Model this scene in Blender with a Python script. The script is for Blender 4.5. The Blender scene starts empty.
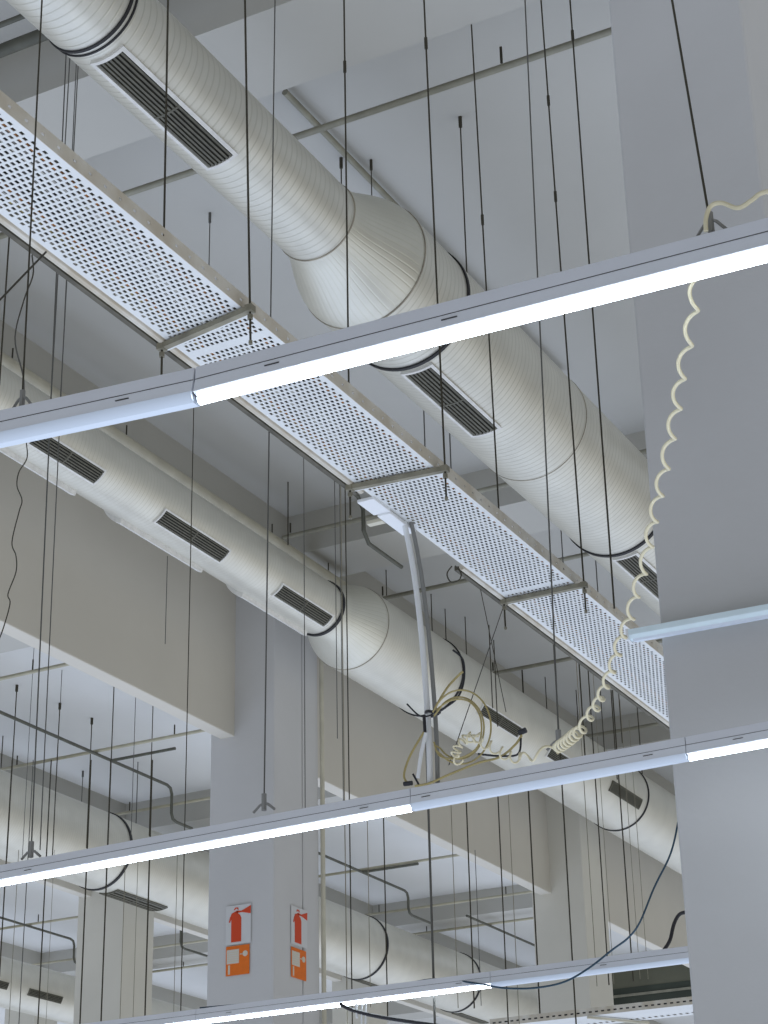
import bpy, math, random
from mathutils import Vector, Matrix
random.seed(7)
C = bpy.context.scene.collection
PI = math.pi

# ------------------------------------------------------------------ camera (solved from the vanishing points)
EYE = Vector((0, 0, 1.6))
F = 1983.47
ROT = Matrix(((0.88206, 0.21039, 0.42157), (0.47073, -0.35490, -0.80779), (-0.02034, 0.91096, -0.41199)))
def orth(M):
    z = M.row[2].normalized(); y = (M.row[1] - z * M.row[1].dot(z)).normalized(); x = y.cross(z)
    return Matrix((x, y, z))
ROT = orth(ROT)
cam = bpy.data.cameras.new('camera'); cam.sensor_width = 36; cam.lens = F / 1024 * 36
cam.clip_start = .05; cam.clip_end = 300
co = bpy.data.objects.new('camera', cam); C.objects.link(co)
co.matrix_world = Matrix.Translation(EYE) @ ROT.to_4x4()
bpy.context.scene.camera = co

def P(px, py, X=None, Y=None, Z=None):
    """point of the room seen at a picture position on a plane of constant X, Y or Z (metres)"""
    d = ROT @ Vector((px - 384, 512 - py, -F))
    if X is not None: t = X / d.x
    elif Y is not None: t = Y / d.y
    else: t = (Z - 1.6) / d.z
    return EYE + d * t
def height_at(x, y, py):
    """height on the vertical line (x, y) that shows at picture row py"""
    lo, hi = -2., 20.
    R = ROT.transposed()
    for _ in range(50):
        m = (lo + hi) / 2
        c = R @ (Vector((x, y, m)) - EYE)
        if 512 - F * c.y / -c.z > py: lo = m
        else: hi = m
    return lo

# ------------------------------------------------------------------ materials
def mat(name, col, rough=.6, metal=0., var=0., vscale=3., col2=None, bump=0., bscale=40., emit=None, estr=0.):
    m = bpy.data.materials.new(name); m.use_nodes = True
    nt = m.node_tree; b = nt.nodes['Principled BSDF']
    b.inputs['Base Color'].default_value = (*col, 1); b.inputs['Roughness'].default_value = rough
    b.inputs['Metallic'].default_value = metal
    tc = nt.nodes.new('ShaderNodeTexCoord')
    if var > 0:
        n = nt.nodes.new('ShaderNodeTexNoise'); n.inputs['Scale'].default_value = vscale; n.inputs['Detail'].default_value = 6
        r = nt.nodes.new('ShaderNodeValToRGB')
        c2 = col2 or tuple(c * (1 - var) for c in col)
        r.color_ramp.elements[0].position = .35; r.color_ramp.elements[1].position = .68
        r.color_ramp.elements[0].color = (*c2, 1); r.color_ramp.elements[1].color = (*col, 1)
        nt.links.new(tc.outputs['Object'], n.inputs['Vector']); nt.links.new(n.outputs['Fac'], r.inputs['Fac'])
        nt.links.new(r.outputs['Color'], b.inputs['Base Color'])
    if bump > 0:
        n2 = nt.nodes.new('ShaderNodeTexNoise'); n2.inputs['Scale'].default_value = bscale; n2.inputs['Detail'].default_value = 4
        bp = nt.nodes.new('ShaderNodeBump'); bp.inputs['Strength'].default_value = bump; bp.inputs['Distance'].default_value = .01
        nt.links.new(tc.outputs['Object'], n2.inputs['Vector']); nt.links.new(n2.outputs['Fac'], bp.inputs['Height'])
        nt.links.new(bp.outputs['Normal'], b.inputs['Normal'])
    if emit:
        b.inputs['Emission Color'].default_value = (*emit, 1); b.inputs['Emission Strength'].default_value = estr
    return m

def duct_mat(name, col, pitch, seam=.82, long_seams=False):
    """galvanised spiral duct: fine helical lock seams round the pipe, a little dust"""
    m = mat(name, col, rough=.40, metal=.55)
    nt = m.node_tree; N = nt.nodes.new; L = nt.links.new; b = nt.nodes['Principled BSDF']
    tc = N('ShaderNodeTexCoord'); s = N('ShaderNodeSeparateXYZ'); L(tc.outputs['Object'], s.inputs[0])
    at = N('ShaderNodeMath'); at.operation = 'ARCTAN2'; L(s.outputs['Z'], at.inputs[0]); L(s.outputs['X'], at.inputs[1])
    a2 = N('ShaderNodeMath'); a2.operation = 'DIVIDE'; a2.inputs[1].default_value = 2 * PI; L(at.outputs[0], a2.inputs[0])
    yd = N('ShaderNodeMath'); yd.operation = 'DIVIDE'; yd.inputs[1].default_value = pitch; L(s.outputs['Y'], yd.inputs[0])
    ad = N('ShaderNodeMath'); ad.operation = 'ADD'; L(a2.outputs[0], ad.inputs[0]); L(yd.outputs[0], ad.inputs[1])
    if long_seams:
        mu = N('ShaderNodeMath'); mu.operation = 'MULTIPLY'; mu.inputs[1].default_value = 56; L(a2.outputs[0], mu.inputs[0]); src = mu
    else: src = ad
    fr = N('ShaderNodeMath'); fr.operation = 'FRACT'; L(src.outputs[0], fr.inputs[0])
    r = N('ShaderNodeValToRGB'); e = r.color_ramp.elements
    e[0].position = 0; e[0].color = (0, 0, 0, 1); e[1].position = .16; e[1].color = (1, 1, 1, 1)
    x = e.new(.84); x.color = (1, 1, 1, 1); x = e.new(1.); x.color = (0, 0, 0, 1)
    L(fr.outputs[0], r.inputs['Fac'])
    n = N('ShaderNodeTexNoise'); n.inputs['Scale'].default_value = 5; n.inputs['Detail'].default_value = 7
    L(tc.outputs['Object'], n.inputs['Vector'])
    r2 = N('ShaderNodeValToRGB'); r2.color_ramp.elements[0].position = .3; r2.color_ramp.elements[1].position = .7
    r2.color_ramp.elements[0].color = (*[c * .9 for c in col], 1); r2.color_ramp.elements[1].color = (*col, 1)
    L(n.outputs['Fac'], r2.inputs['Fac'])
    mx = N('ShaderNodeMix'); mx.data_type = 'RGBA'; mx.blend_type = 'MIX'
    mx.inputs[6].default_value = (col[0] * seam, col[1] * seam, col[2] * seam * .97, 1)
    L(r.outputs['Color'], mx.inputs[0]); L(r2.outputs['Color'], mx.inputs[7]); L(mx.outputs[2], b.inputs['Base Color'])
    bp = N('ShaderNodeBump'); bp.inputs['Strength'].default_value = .28; bp.inputs['Distance'].default_value = .004
    L(r.outputs['Color'], bp.inputs['Height']); L(bp.outputs['Normal'], b.inputs['Normal'])
    return m

M = dict(
    ceiling=mat('ceiling_paint', (.46, .455, .425), .85, var=.07, vscale=.7, bump=.15, bscale=12),
    ceiling_bright=mat('ceiling_brightened', (.64, .64, .62), .85, var=.06, vscale=.7, bump=.15, bscale=12),  # ceiling colour lightened to stand in for stronger light in one bay
    beam=mat('beam_paint', (.46, .45, .41), .85, var=.07, vscale=.8, bump=.15, bscale=10),
    girder=mat('girder_plaster', (.60, .57, .50), .85, var=.06, vscale=.9, bump=.2, bscale=9),
    column=mat('column_paint', (.58, .58, .58), .8, var=.06, vscale=1.2, bump=.2, bscale=14),
    column2=mat('column_plaster_cream', (.64, .62, .55), .8, var=.07, vscale=1.3, bump=.2, bscale=12),
    duct=duct_mat('spiral_duct_metal', (.70, .685, .61), .045, .8),
    duct_fine=duct_mat('spiral_duct_fine', (.70, .68, .60), .036, .88),
    reducer=duct_mat('reducer_metal', (.70, .685, .60), .05, .93, True),
    plain=mat('plain_galvanised', (.72, .72, .70), .45, var=.08, vscale=4),
    strap=mat('black_rubber', (.012, .012, .014), .6),
    seam=mat('dusty_seam', (.42, .38, .30), .7, var=.4, vscale=8),
    grille_frame=mat('grille_frame_paint', (.72, .71, .67), .5, var=.15, vscale=20),
    slat=mat('grille_slat_metal', (.11, .105, .075), .5, var=.3, vscale=30),
    void=mat('grille_dark_inside', (.008, .008, .006), .9),
    tray=mat('tray_white_steel', (.72, .74, .74), .45, var=.06, vscale=6),
    flange=mat('tray_flange_dusty', (.66, .64, .58), .6, var=.25, vscale=9, col2=(.52, .47, .38)),
    oldsteel=mat('dusty_steel', (.30, .28, .21), .6, metal=.2, var=.35, vscale=14),
    darksteel=mat('dark_steel_rail', (.13, .12, .09), .6, metal=.2, var=.4, vscale=14),
    rod=mat('dark_rod', (.055, .049, .032), .5, metal=.4),
    rodgrey=mat('grey_wire', (.12, .12, .11), .5, metal=.3),
    rodtan=mat('tan_rod', (.26, .24, .18), .6, metal=.2),
    pipe_old=mat('aged_cream_pipe', (.44, .41, .30), .55, var=.2, vscale=6),
    pipe=mat('cream_pipe', (.60, .57, .46), .5, var=.15, vscale=6),
    pipegrey=mat('grey_pipe', (.27, .26, .20), .5, var=.25, vscale=8),
    pipedark=mat('dark_pipe', (.10, .10, .075), .6, var=.3, vscale=8),
    rail=mat('light_rail_aluminium', (.72, .74, .79), .4, metal=.1, var=.04, vscale=8),
    housing=mat('light_housing_white', (.77, .80, .86), .35, var=.03, vscale=6),
    lens=mat('unlit_opal_lens', (.70, .78, .88), .3),
    tube=mat('lit_tube', (.9, .95, 1), .3, emit=(.80, .91, 1.), estr=14.),
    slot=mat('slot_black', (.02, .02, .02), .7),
    batten=mat('pale_blue_batten', (.76, .90, .96), .35, var=.05, vscale=10),
    cream=mat('cream_coil_cord', (.72, .66, .46), .45),
    yellow=mat('aged_yellow_cable', (.44, .36, .15), .5, var=.2, vscale=20),
    black=mat('black_cable', (.015, .015, .02), .5),
    blue=mat('blue_cable', (.012, .05, .085), .5),
    greycable=mat('grey_cable', (.25, .25, .24), .6),
    orange=mat('orange_cable', (.50, .20, .05), .5),
    white=mat('white_plastic', (.80, .82, .84), .4),
    paper=mat('sign_sheet_white', (.60, .605, .61), .6),
    red=mat('sign_red', (.60, .055, .010), .5),
    signor=mat('sign_orange', (.78, .165, .008), .5, var=.08, vscale=30),
    signpale=mat('sign_pale_print', (.62, .56, .46), .5),
    green2=mat('shade_olive', (.13, .13, .09), .7, var=.2, vscale=2),  # both panel colours stand in for shade on the far ceiling
    green=mat('shade_dark_green', (.045, .055, .04), .7, var=.3, vscale=2),
)

# ------------------------------------------------------------------ mesh builder
class MB:
    def __init__(s): s.v = []; s.f = []
    def quad(s, a, b, c, d):
        n = len(s.v); s.v += [tuple(a), tuple(b), tuple(c), tuple(d)]; s.f.append((n, n + 1, n + 2, n + 3)); return s
    def box(s, x0, x1, y0, y1, z0, z1):
        n = len(s.v)
        s.v += [(x, y, z) for z in (z0, z1) for y in (y0, y1) for x in (x0, x1)]
        s.f += [tuple(n + i for i in q) for q in ((0, 2, 3, 1), (4, 5, 7, 6), (0, 1, 5, 4), (2, 6, 7, 3), (0, 4, 6, 2), (1, 3, 7, 5))]
        return s
    def prism(s, prof, a, b, axis='x'):
        """closed (u, w) profile swept along an axis"""
        n = len(s.v); k = len(prof)
        for t in (a, b):
            for u, w in prof:
                s.v.append((t, u, w) if axis == 'x' else (u, t, w) if axis == 'y' else (u, w, t))
        for i in range(k):
            j = (i + 1) % k; s.f.append((n + i, n + j, n + k + j, n + k + i))
        s.f.append(tuple(n + i for i in reversed(range(k)))); s.f.append(tuple(n + k + i for i in range(k)))
        return s
    def tube(s, pts, r, seg=8, closed=False):
        pts = [Vector(p) for p in pts]; k = len(pts)
        rr = r if isinstance(r, (list, tuple)) else [r] * k
        n0 = len(s.v); up = None
        for i, p in enumerate(pts):
            if closed: t = pts[(i + 1) % k] - pts[i - 1]
            else: t = pts[min(i + 1, k - 1)] - pts[max(i - 1, 0)]
            t.normalize()
            if up is None:
                up = Vector((0, 0, 1)) if abs(t.z) < .9 else Vector((1, 0, 0))
            up = (up - t * up.dot(t)).normalized(); w = t.cross(up)
            for j in range(seg):
                a = 2 * PI * j / seg
                s.v.append(tuple(p + (up * math.cos(a) + w * math.sin(a)) * rr[i]))
        m = k if closed else k - 1
        for i in range(m):
            for j in range(seg):
                a = n0 + i * seg + j; b = n0 + i * seg + (j + 1) % seg
                i2 = (i + 1) % k
                c = n0 + i2 * seg + (j + 1) % seg; d = n0 + i2 * seg + j
                s.f.append((a, b, c, d))
        if not closed:
            s.f.append(tuple(n0 + j for j in reversed(range(seg)))); s.f.append(tuple(n0 + (k - 1) * seg + j for j in range(seg)))
        return s
    def lathe_y(s, prof, seg=64, closed=False):
        """(y, r) profile turned about the Y axis"""
        n = len(s.v); k = len(prof)
        for y, r in prof:
            for j in range(seg):
                a = 2 * PI * j / seg; s.v.append((r * math.cos(a), y, r * math.sin(a)))
        for i in range(k if closed else k - 1):
            i2 = (i + 1) % k
            for j in range(seg):
                j2 = (j + 1) % seg
                s.f.append((n + i * seg + j, n + i2 * seg + j, n + i2 * seg + j2, n + i * seg + j2))
        return s
    def build(s, name, m, parent=None, loc=(0, 0, 0), smooth=False, bevel=0.):
        me = bpy.data.meshes.new(name); loc = Vector(loc)
        me.from_pydata(s.v, [], s.f); me.materials.append(m); me.validate(); me.update()
        if smooth:
            me.polygons.foreach_set('use_smooth', [True] * len(me.polygons))
        o = bpy.data.objects.new(name, me); C.objects.link(o); o.location = loc
        if parent is not None: o.parent = parent
        if smooth:
            try: me.set_sharp_from_angle(angle=math.radians(40))
            except Exception: pass
        if bevel:
            b = o.modifiers.new('bevel', 'BEVEL'); b.width = bevel; b.segments = 2; b.limit_method = 'ANGLE'
        return o

def tag(o, label=None, cat=None, group=None, kind=None):
    if label: o['label'] = label
    if cat: o['category'] = cat
    if group: o['group'] = group
    if kind: o['kind'] = kind
    return o
def empty(name, loc, label, cat, group=None):
    o = bpy.data.objects.new(name, None); C.objects.link(o); o.location = loc; o.empty_display_size = .1
    return tag(o, label, cat, group)
def recentre(o):
    """put the origin of a one-mesh thing at the middle of its base"""
    me = o.data; vs = [v.co for v in me.vertices]
    c = Vector((sum(v.x for v in vs) / len(vs), sum(v.y for v in vs) / len(vs), min(v.z for v in vs)))
    me.transform(Matrix.Translation(-c)); o.location = o.location + c
    return o
def smooth_path(pts, n=6):
    pts = [Vector(p) for p in pts]; out = []
    for i in range(len(pts) - 1):
        p0 = pts[max(i - 1, 0)]; p1 = pts[i]; p2 = pts[i + 1]; p3 = pts[min(i + 2, len(pts) - 1)]
        for k in range(n):
            t = k / n
            out.append(.5 * ((2 * p1) + (p2 - p0) * t + (2 * p0 - 5 * p1 + 4 * p2 - p3) * t * t + (3 * p1 - p0 - 3 * p2 + p3) * t ** 3))
    out.append(pts[-1]); return out

# ------------------------------------------------------------------ the building
ZC, ZB, ZG = 8.34, 7.99, 6.53          # ceiling, shallow beam soffit, deep girder soffit
MB().box(-8.2, 6, -6, 44, ZC, ZC + .25).build('ceiling', M['ceiling'])['kind'] = 'structure'
MB().box(-34, -8.2, -6, 44, ZC, ZC + .25).build('ceiling', M['ceiling_bright'])['kind'] = 'structure'  # this bay's extra brightness is put into the slab colour
for y in (6.85, 12.9, 19.2, 25.5, 31.8, 38.1):
    MB().box(-34, 6, y, y + .61, ZB, ZC).build('ceiling_beam', M['beam'])['kind'] = 'structure'
for x in (-8.5, -14.5, -20.5, -26.5):                      # shallow beams along the hall, over the girders
    MB().box(x + .02, x + .86, -2, 44, ZB + .01, ZC).build('ceiling_beam', M['beam'])['kind'] = 'structure'
def girder(x0, x1, y0, y1, z):
    MB().box(x0, x1, y0, y1, z, ZB + .01).build('ceiling_girder', M['girder'], bevel=.008)['kind'] = 'structure'
girder(-8.265, -8.13, -2, 12.95, ZG); girder(-8.265, -8.13, 13.6, 19.25, ZG); girder(-8.265, -8.13, 19.85, 25.5, ZG); girder(-8.265, -8.13, 26.1, 31.8, ZG)
girder(-14.30, -14.17, 4, 19.35, 7.30); girder(-14.30, -14.17, 19.95, 25.5, 7.30); girder(-14.30, -14.17, 26.1, 38, 7.30)
# far end of the hall: plain end wall
MB().box(-34, 6, 38.8, 39.0, 0, ZC).build('wall_back', M['girder'])['kind'] = 'structure'

def column(x0, x1, y0, y1, label, m, name='column'):
    o = MB().box(0, x1 - x0, 0, y1 - y0, 0, ZB if name != 'x' else ZC).build(name, m, loc=(x0, y0, 0), bevel=.012)
    return tag(o, label, 'column')
big = column(-2.384, -1.787, 6.852, 7.44, 'broad grey white column nearest the camera, running out of the top of the photo', M['column'])
cb = column(-8.355, -7.757, 12.902, 13.34, 'grey white column carrying the red fire extinguisher signs', M['column'])
bk = MB().box(-.3, .3, 0, .25, 0, ZB).build('plaster_return', M['column'], cb, loc=(.29, .46, 0), bevel=.008)
cc = column(-8.355, -7.757, 19.202, 19.85, 'cream column standing beyond the sign column, just before the broad one', M['column2'])
cd = column(-14.36, -13.69, 19.3, 19.95, 'cream streaked column under the end of a duct with a dark grille at its top', M['column2'])
column(-14.4, -13.8, 25.6, 26.2, 'far pale column partly hidden behind the sign column, below the farther duct', M['column2'])
column(-20.4, -19.8, 25.6, 26.2, 'most distant pale column, beneath the duct with two small dark grilles', M['column2'])

# added panel under the last light run, darkened for the unlit far ceiling
a = P(610, 1006, Y=31.0); b = P(730, 964, Y=31.0); m_ = P(650, 985, Y=31.0)
dg = empty('shade_panel', (a.x, 31.0, a.z), 'added dark green panel standing in for the unlit ceiling far behind the lowest light run', 'panel')
zt = P(650, 964, Y=31.0).z - a.z; zm = m_.z - a.z
MB().box(0, b.x - a.x, 0, .06, 0, zm).build('lower_band', M['green'], dg)
MB().box(0, b.x - a.x, .01, .06, zm, zt).build('upper_band', M['green2'], dg)
MB().box(0, b.x - a.x, -.02, 0, zm * .45, zm * .45 + .04).build('pale_rail', M['pipegrey'], dg)
for h in (-.3, b.x - a.x - .3): MB().tube([(max(h, .3), .03, zt), (max(h, .3), .03, ZC - a.z)], .02, 6).build('shade_panel_hanger', M['rod'], dg)

# ------------------------------------------------------------------ ducts
def ring(y, r, w, t, m, name, parent, seg=64):
    return MB().lathe_y([(y - w / 2, r), (y - w / 2, r + t), (y + w / 2, r + t), (y + w / 2, r)], seg, True).build(name, m, parent, smooth=True)
def pol(r, a, y): return (r * math.cos(math.radians(a)), y, r * math.sin(math.radians(a)))
def curved_plate(mb, r0, r1, a0, a1, y0, y1, n=8):
    for i in range(n):
        A = a0 + (a1 - a0) * i / n; B = a0 + (a1 - a0) * (i + 1) / n
        mb.quad(pol(r1, A, y0), pol(r1, A, y1), pol(r1, B, y1), pol(r1, B, y0))
        mb.quad(pol(r0, A, y0), pol(r1, A, y0), pol(r1, B, y0), pol(r0, B, y0))
        mb.quad(pol(r0, A, y1), pol(r0, B, y1), pol(r1, B, y1), pol(r1, A, y1))
    mb.quad(pol(r0, a0, y0), pol(r0, a0, y1), pol(r1, a0, y1), pol(r1, a0, y0))
    mb.quad(pol(r0, a1, y0), pol(r1, a1, y0), pol(r1, a1, y1), pol(r0, a1, y1))
def grille(parent, r, y0, y1, a0, a1, slats=7, fr=.022, frame=True, th=.014):
    """saddle grille let into the duct: frame with long slats over a dark opening"""
    da = math.degrees(fr / r); f = MB()
    R1 = r + th
    curved_plate(f, r, R1, a0 - da, a0, y0 - fr, y1 + fr, 3); curved_plate(f, r, R1, a1, a1 + da, y0 - fr, y1 + fr, 3)
    curved_plate(f, r, R1, a0, a1, y0 - fr, y0); curved_plate(f, r, R1, a0, a1, y1, y1 + fr)
    g = f.build('air_grille', M['grille_frame'] if frame else M['slat'], parent)
    b = MB(); curved_plate(b, r, r + .003, a0, a1, y0, y1); b.build('grille_opening', M['void'], g)
    s = MB()
    for i in range(slats):
        c = a0 + (a1 - a0) * (i + .5) / slats; w = (a1 - a0) / slats * .26
        curved_plate(s, r + .003, r + .011, c - w, c + w, y0, y1, 1)
    ym = (y0 + y1) / 2; curved_plate(s, r + .003, r + .0125, a0, a1, ym - .006, ym + .006)
    s.build('louvre_slats', M['slat'], g)
    return g
def duct(loc, label, group=None):
    return empty('ventilation_duct', loc, label, 'duct', group)
def section(parent, y0, y1, r, m):
    n = max(2, int((y1 - y0) / .5))
    return MB().lathe_y([(y0 + (y1 - y0) * i / n, r) for i in range(n + 1)], 72).build('duct_section', m, parent, smooth=True)
def reducer(parent, y0, y1, r0, r1):
    pr = []
    for i in range(13):
        t = i / 12; pr.append((y0 + (y1 - y0) * t, r0 + (r1 - r0) * (t * t * (3 - 2 * t))))
    return MB().lathe_y(pr, 72).build('reducer_cone', M['reducer'], parent, smooth=True)

# main duct over the cable tray
d1 = duct((-4.16, 0, 7.0), 'large spiral duct widening at a cone, passing behind the broad near column')
rs, rb = .219, .36
section(d1, 2, 7.31, rs, M['duct']); reducer(d1, 7.31, 7.80, rs, rb); section(d1, 7.80, 9.9, rb, M['duct']); section(d1, 9.9, 38, rb, M['duct'])
ring(5.40, rs, .014, .008, M['strap'], 'black_strap', d1); ring(5.432, rs, .009, .006, M['strap'], 'black_strap', d1)
ring(7.31, rs, .007, .005, M['seam'], 'joint_ring', d1); ring(7.80, rb, .008, .005, M['seam'], 'joint_ring', d1)
ring(8.30, rb, .022, .010, M['strap'], 'black_strap', d1); ring(9.92, rb, .006, .003, M['seam'], 'joint_ring', d1)
ring(11.25, rb, .028, .010, M['strap'], 'black_strap', d1)
grille(d1, rs, 5.50, 6.37, -97, -63, 7, .018); grille(d1, rb, 8.36, 9.20, -99, -75, 7, .018); grille(d1, rb, 11.32, 12.2, -97, -75, 7, .018)

# duct against the deep girder
d2 = duct((-7.0, 0, 7.2), 'slimmer spiral duct along the deep girder with a row of small grilles')
rs, rb = .213, .34
section(d2, 3, 12.36, rs, M['duct_fine']); reducer(d2, 12.36, 12.80, rs, rb); section(d2, 12.80, 38, rb, M['duct_fine'])
ring(12.30, rs, .03, .012, M['strap'], 'black_strap', d2); ring(12.80, rb, .007, .004, M['seam'], 'joint_ring', d2)
ring(14.12, rb, .02, .010, M['strap'], 'black_strap', d2); ring(18.37, rb, .02, .010, M['strap'], 'black_strap', d2); ring(21.9, rb, .02, .010, M['strap'], 'black_strap', d2)
for a, b in ((8.58, 9.25), (9.95, 10.74), (11.47, 12.2)):
    grille(d2, rs, a, b, -65, -38, 6, .012)
    grille(d2, rs, a - .12, b + .02, -150, -118, 6, .03, th=.03)
grille(d2, rb, 14.58, 15.36, -43, -28, 6, .012); grille(d2, rb, 16.0, 16.75, -43, -28, 6, .012); grille(d2, rb, 17.45, 18.2, -35, -21, 6, .012, False)

# duct of the next bay
d3 = duct((-12.62, 0, 7.2), 'duct of the next bay, seen under the deep girder above the cream streaked column')
section(d3, 6, 34, .42, M['duct_fine'])
grille(d3, .42, 17.5, 18.45, -104, -74, 4, .012, False); grille(d3, .42, 23.3, 24.1, -112, -92, 4, .012, False); grille(d3, .42, 26.2, 27.1, -106, -88, 4, .012, False)
for y in (17.30, 23.2, 26.05): ring(y, .42, .035, .012, M['strap'], 'black_strap', d3)
d4 = duct((-17.95, 0, 7.2), 'most distant duct, with two small dark grilles, behind the cream streaked column')
section(d4, 14, 40, .34, M['duct_fine'])
grille(d4, .34, 21.5, 22.15, -30, -17, 4, .012, False); grille(d4, .34, 22.65, 23.4, -30, -17, 4, .012, False)

# ------------------------------------------------------------------ pipes
def pipe(pts, r, m, name, label, cat='pipe', group=None, seg=10, clips=(), parent=None, bend=0):
    o = MB().tube(pts, r, seg).build(name, m, parent, smooth=True)
    if label: recentre(o); tag(o, label, cat, group)
    return o
def clip(o, p, h=.05, r=.008, m=None):
    """short hanger clip on a pipe"""
    q = Vector(p) - o.location
    return MB().tube([q, q + Vector((0, 0, h))], r, 6).build('hanger_clip', m or M['rod'], o)
ZP = 7.90
p = pipe([(-7.42, 3, 7.86), (-7.42, 13.45, 7.86)], .05, M['pipe'], 'main_pipe', 'thick cream pipe running above the slimmer duct along the deep girder')
for y in (7.2, 9.0, 10.3, 12.3, 13.2): clip(p, (-7.42, y, 7.88), .12, .006)
for yy, x1, lab in ((1.230, -1.5, 'grey branch pipe crossing nearest the camera above the large duct'), (1.965, -1.5, 'branch pipe crossing above the tray just past the broad crossbar at the white pole'),
                (2.211, -1.5, 'branch pipe passing behind the white pole near its head'), (2.562, -2, 'branch pipe crossing above the curly cord bundle'), (2.92, -2, 'branch pipe meeting the broad column at the far end of the tray')):
    y = yy * (ZP - 1.6)
    q = pipe([(-7.37, y, ZP), (x1, y, ZP)], .019, M['pipegrey'], 'branch_pipe', lab)
    clip(q, (-7.3, y, ZP + .03), .08); clip(q, (-3.3, y, ZP + .03), .1); clip(q, (-2.8 + .1 * yy, y, ZP + .03), .1)
lf = (('nearest and topmost', 2.2, -10.5), ('second', 2.564, -10.45), ('third', 2.895, -10.6))
for t, yy, x1 in lf:
    y = yy * (ZP - 1.6)
    q = pipe([(x1, y, ZP), (-13.4, y, ZP)], .018, M['pipe_old'], 'branch_pipe', f'{t} of the cream cross pipes in the bay before the sign column')
    clip(q, (x1 - .45, y, ZP), .12); clip(q, (-12.9, y, ZP), .12)
for t, yy, x1 in (('topmost', 3.495, -10.5), ('middle', 3.857, -10.5), ('lowest', 4.09, -10.5)):
    y = yy * (ZP - 1.6)
    q = pipe([(x1, y, ZP), (-13.4, y, ZP)], .018, M['pipe_old'], 'branch_pipe', f'{t} cream cross pipe between the sign column and the cream column')
    clip(q, (x1 - .45, y, ZP), .12); clip(q, (-12.9, y, ZP), .12)
for t, yy in (('upper', 3.525), ('lower', 3.88), ('small far', 4.11)):
    y = yy * (ZP - 1.6)
    q = pipe([(-15.4, y, ZP), (-19.4, y, ZP)], .018, M['pipe_old'], 'branch_pipe', f'{t} cross pipe in the distant bay beside the cream streaked column')
    clip(q, (-17.2, y, ZP), .12)
# dark pipes along the bays, each dropping under a cross beam
def drop_pipe(x, y0, y1, label, dz=.42, run=1.5, branch=None, r=.017, ztop=7.86):
    pts = [(x, y0, ztop), (x, y1 - .1, ztop), (x, y1 - .03, ztop - .02), (x, y1, ztop - .08), (x, y1, ztop - dz + .08), (x, y1 + .03, ztop - dz + .02), (x, y1 + .1, ztop - dz), (x, y1 + run, ztop - dz)]
    o = pipe(pts, r, M['pipedark'], 'sprinkler_pipe', label)
    if branch:
        yb, lx = branch; q = Vector((x, yb, ztop)) - o.location
        MB().tube([q, q + Vector((lx, 0, 0))], r, 8).build('side_branch', M['pipedark'], o)
    return o
def drop_at(px, py, pyd, y0, px2, py2, label, branch=None):
    a = P(px, py, Z=7.86); dz = 7.86 - height_at(a.x, a.y, pyd); e = P(px2, py2, Z=7.86 - dz)
    return drop_pipe(a.x, y0, a.y, label, dz, max(.4, e.y - a.y), branch)
drop_at(172, 787, 820, 9, 195, 828, 'dark pipe dropping in a step in the bay before the sign column', (16.4, .8))
drop_at(408, 892, 914, 20.2, 428, 924, 'dark pipe dropping in a step just past the sign column', (22.0, .8))
drop_pipe(-11.86, 24.95, 28.5, 'dark pipe stepping down beyond the white soffit beside the cream column', .3, 1.2)
drop_at(74.5, 940, 963, 16, 90, 968, 'dark stepped pipe in the distant bay, ending by the cream streaked column')
drop_at(181, 924.5, 947.5, 19.85, 206, 956, 'dark stepped pipe between the cream streaked column and the sign column')
a = P(363, 500, Z=7.86); zd = height_at(a.x, a.y, 540); e_ = P(402, 567, Z=zd)
o = pipe([(a.x, a.y - 1.2, 7.86), (a.x, a.y - .08, 7.86), (a.x, a.y, 7.78), (a.x, a.y, zd + .08), (a.x, a.y + .08, zd), (a.x, e_.y, zd)], .016, M['pipedark'], 'sprinkler_pipe', 'dark stepped pipe hanging beside the tray just before the white pole')
a = P(285, 92, Z=8.29); b = P(440, 245, Z=8.29)
o = pipe([(a.x, a.y, 8.29), (a.x, b.y + 2, 8.29)], .02, M['pipegrey'], 'ceiling_conduit', 'thin conduit fixed to the ceiling beyond the large duct cone')
a = P(20, 51, Z=8.05)
o = pipe([(-8, a.y, 8.1), (-4.4, a.y, 8.1)], .035, M['pipedark'], 'crossing_tube', 'thick dark tube along the beam face above the upper end of the cable tray')  # dark tube laid along the upper beam face
o = pipe([(-8, 6.3, 8.0), (-5.2, 6.3, 8.0)], .015, M['pipedark'], 'crossing_tube', 'thin conduit in the very top corner beside the large duct')
o = pipe([(-7.74, 13.635, 2.0), (-7.74, 13.635, 7.9)], .019, M['pipe'], 'downpipe', 'thin cream downpipe standing against the sign column')

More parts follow.
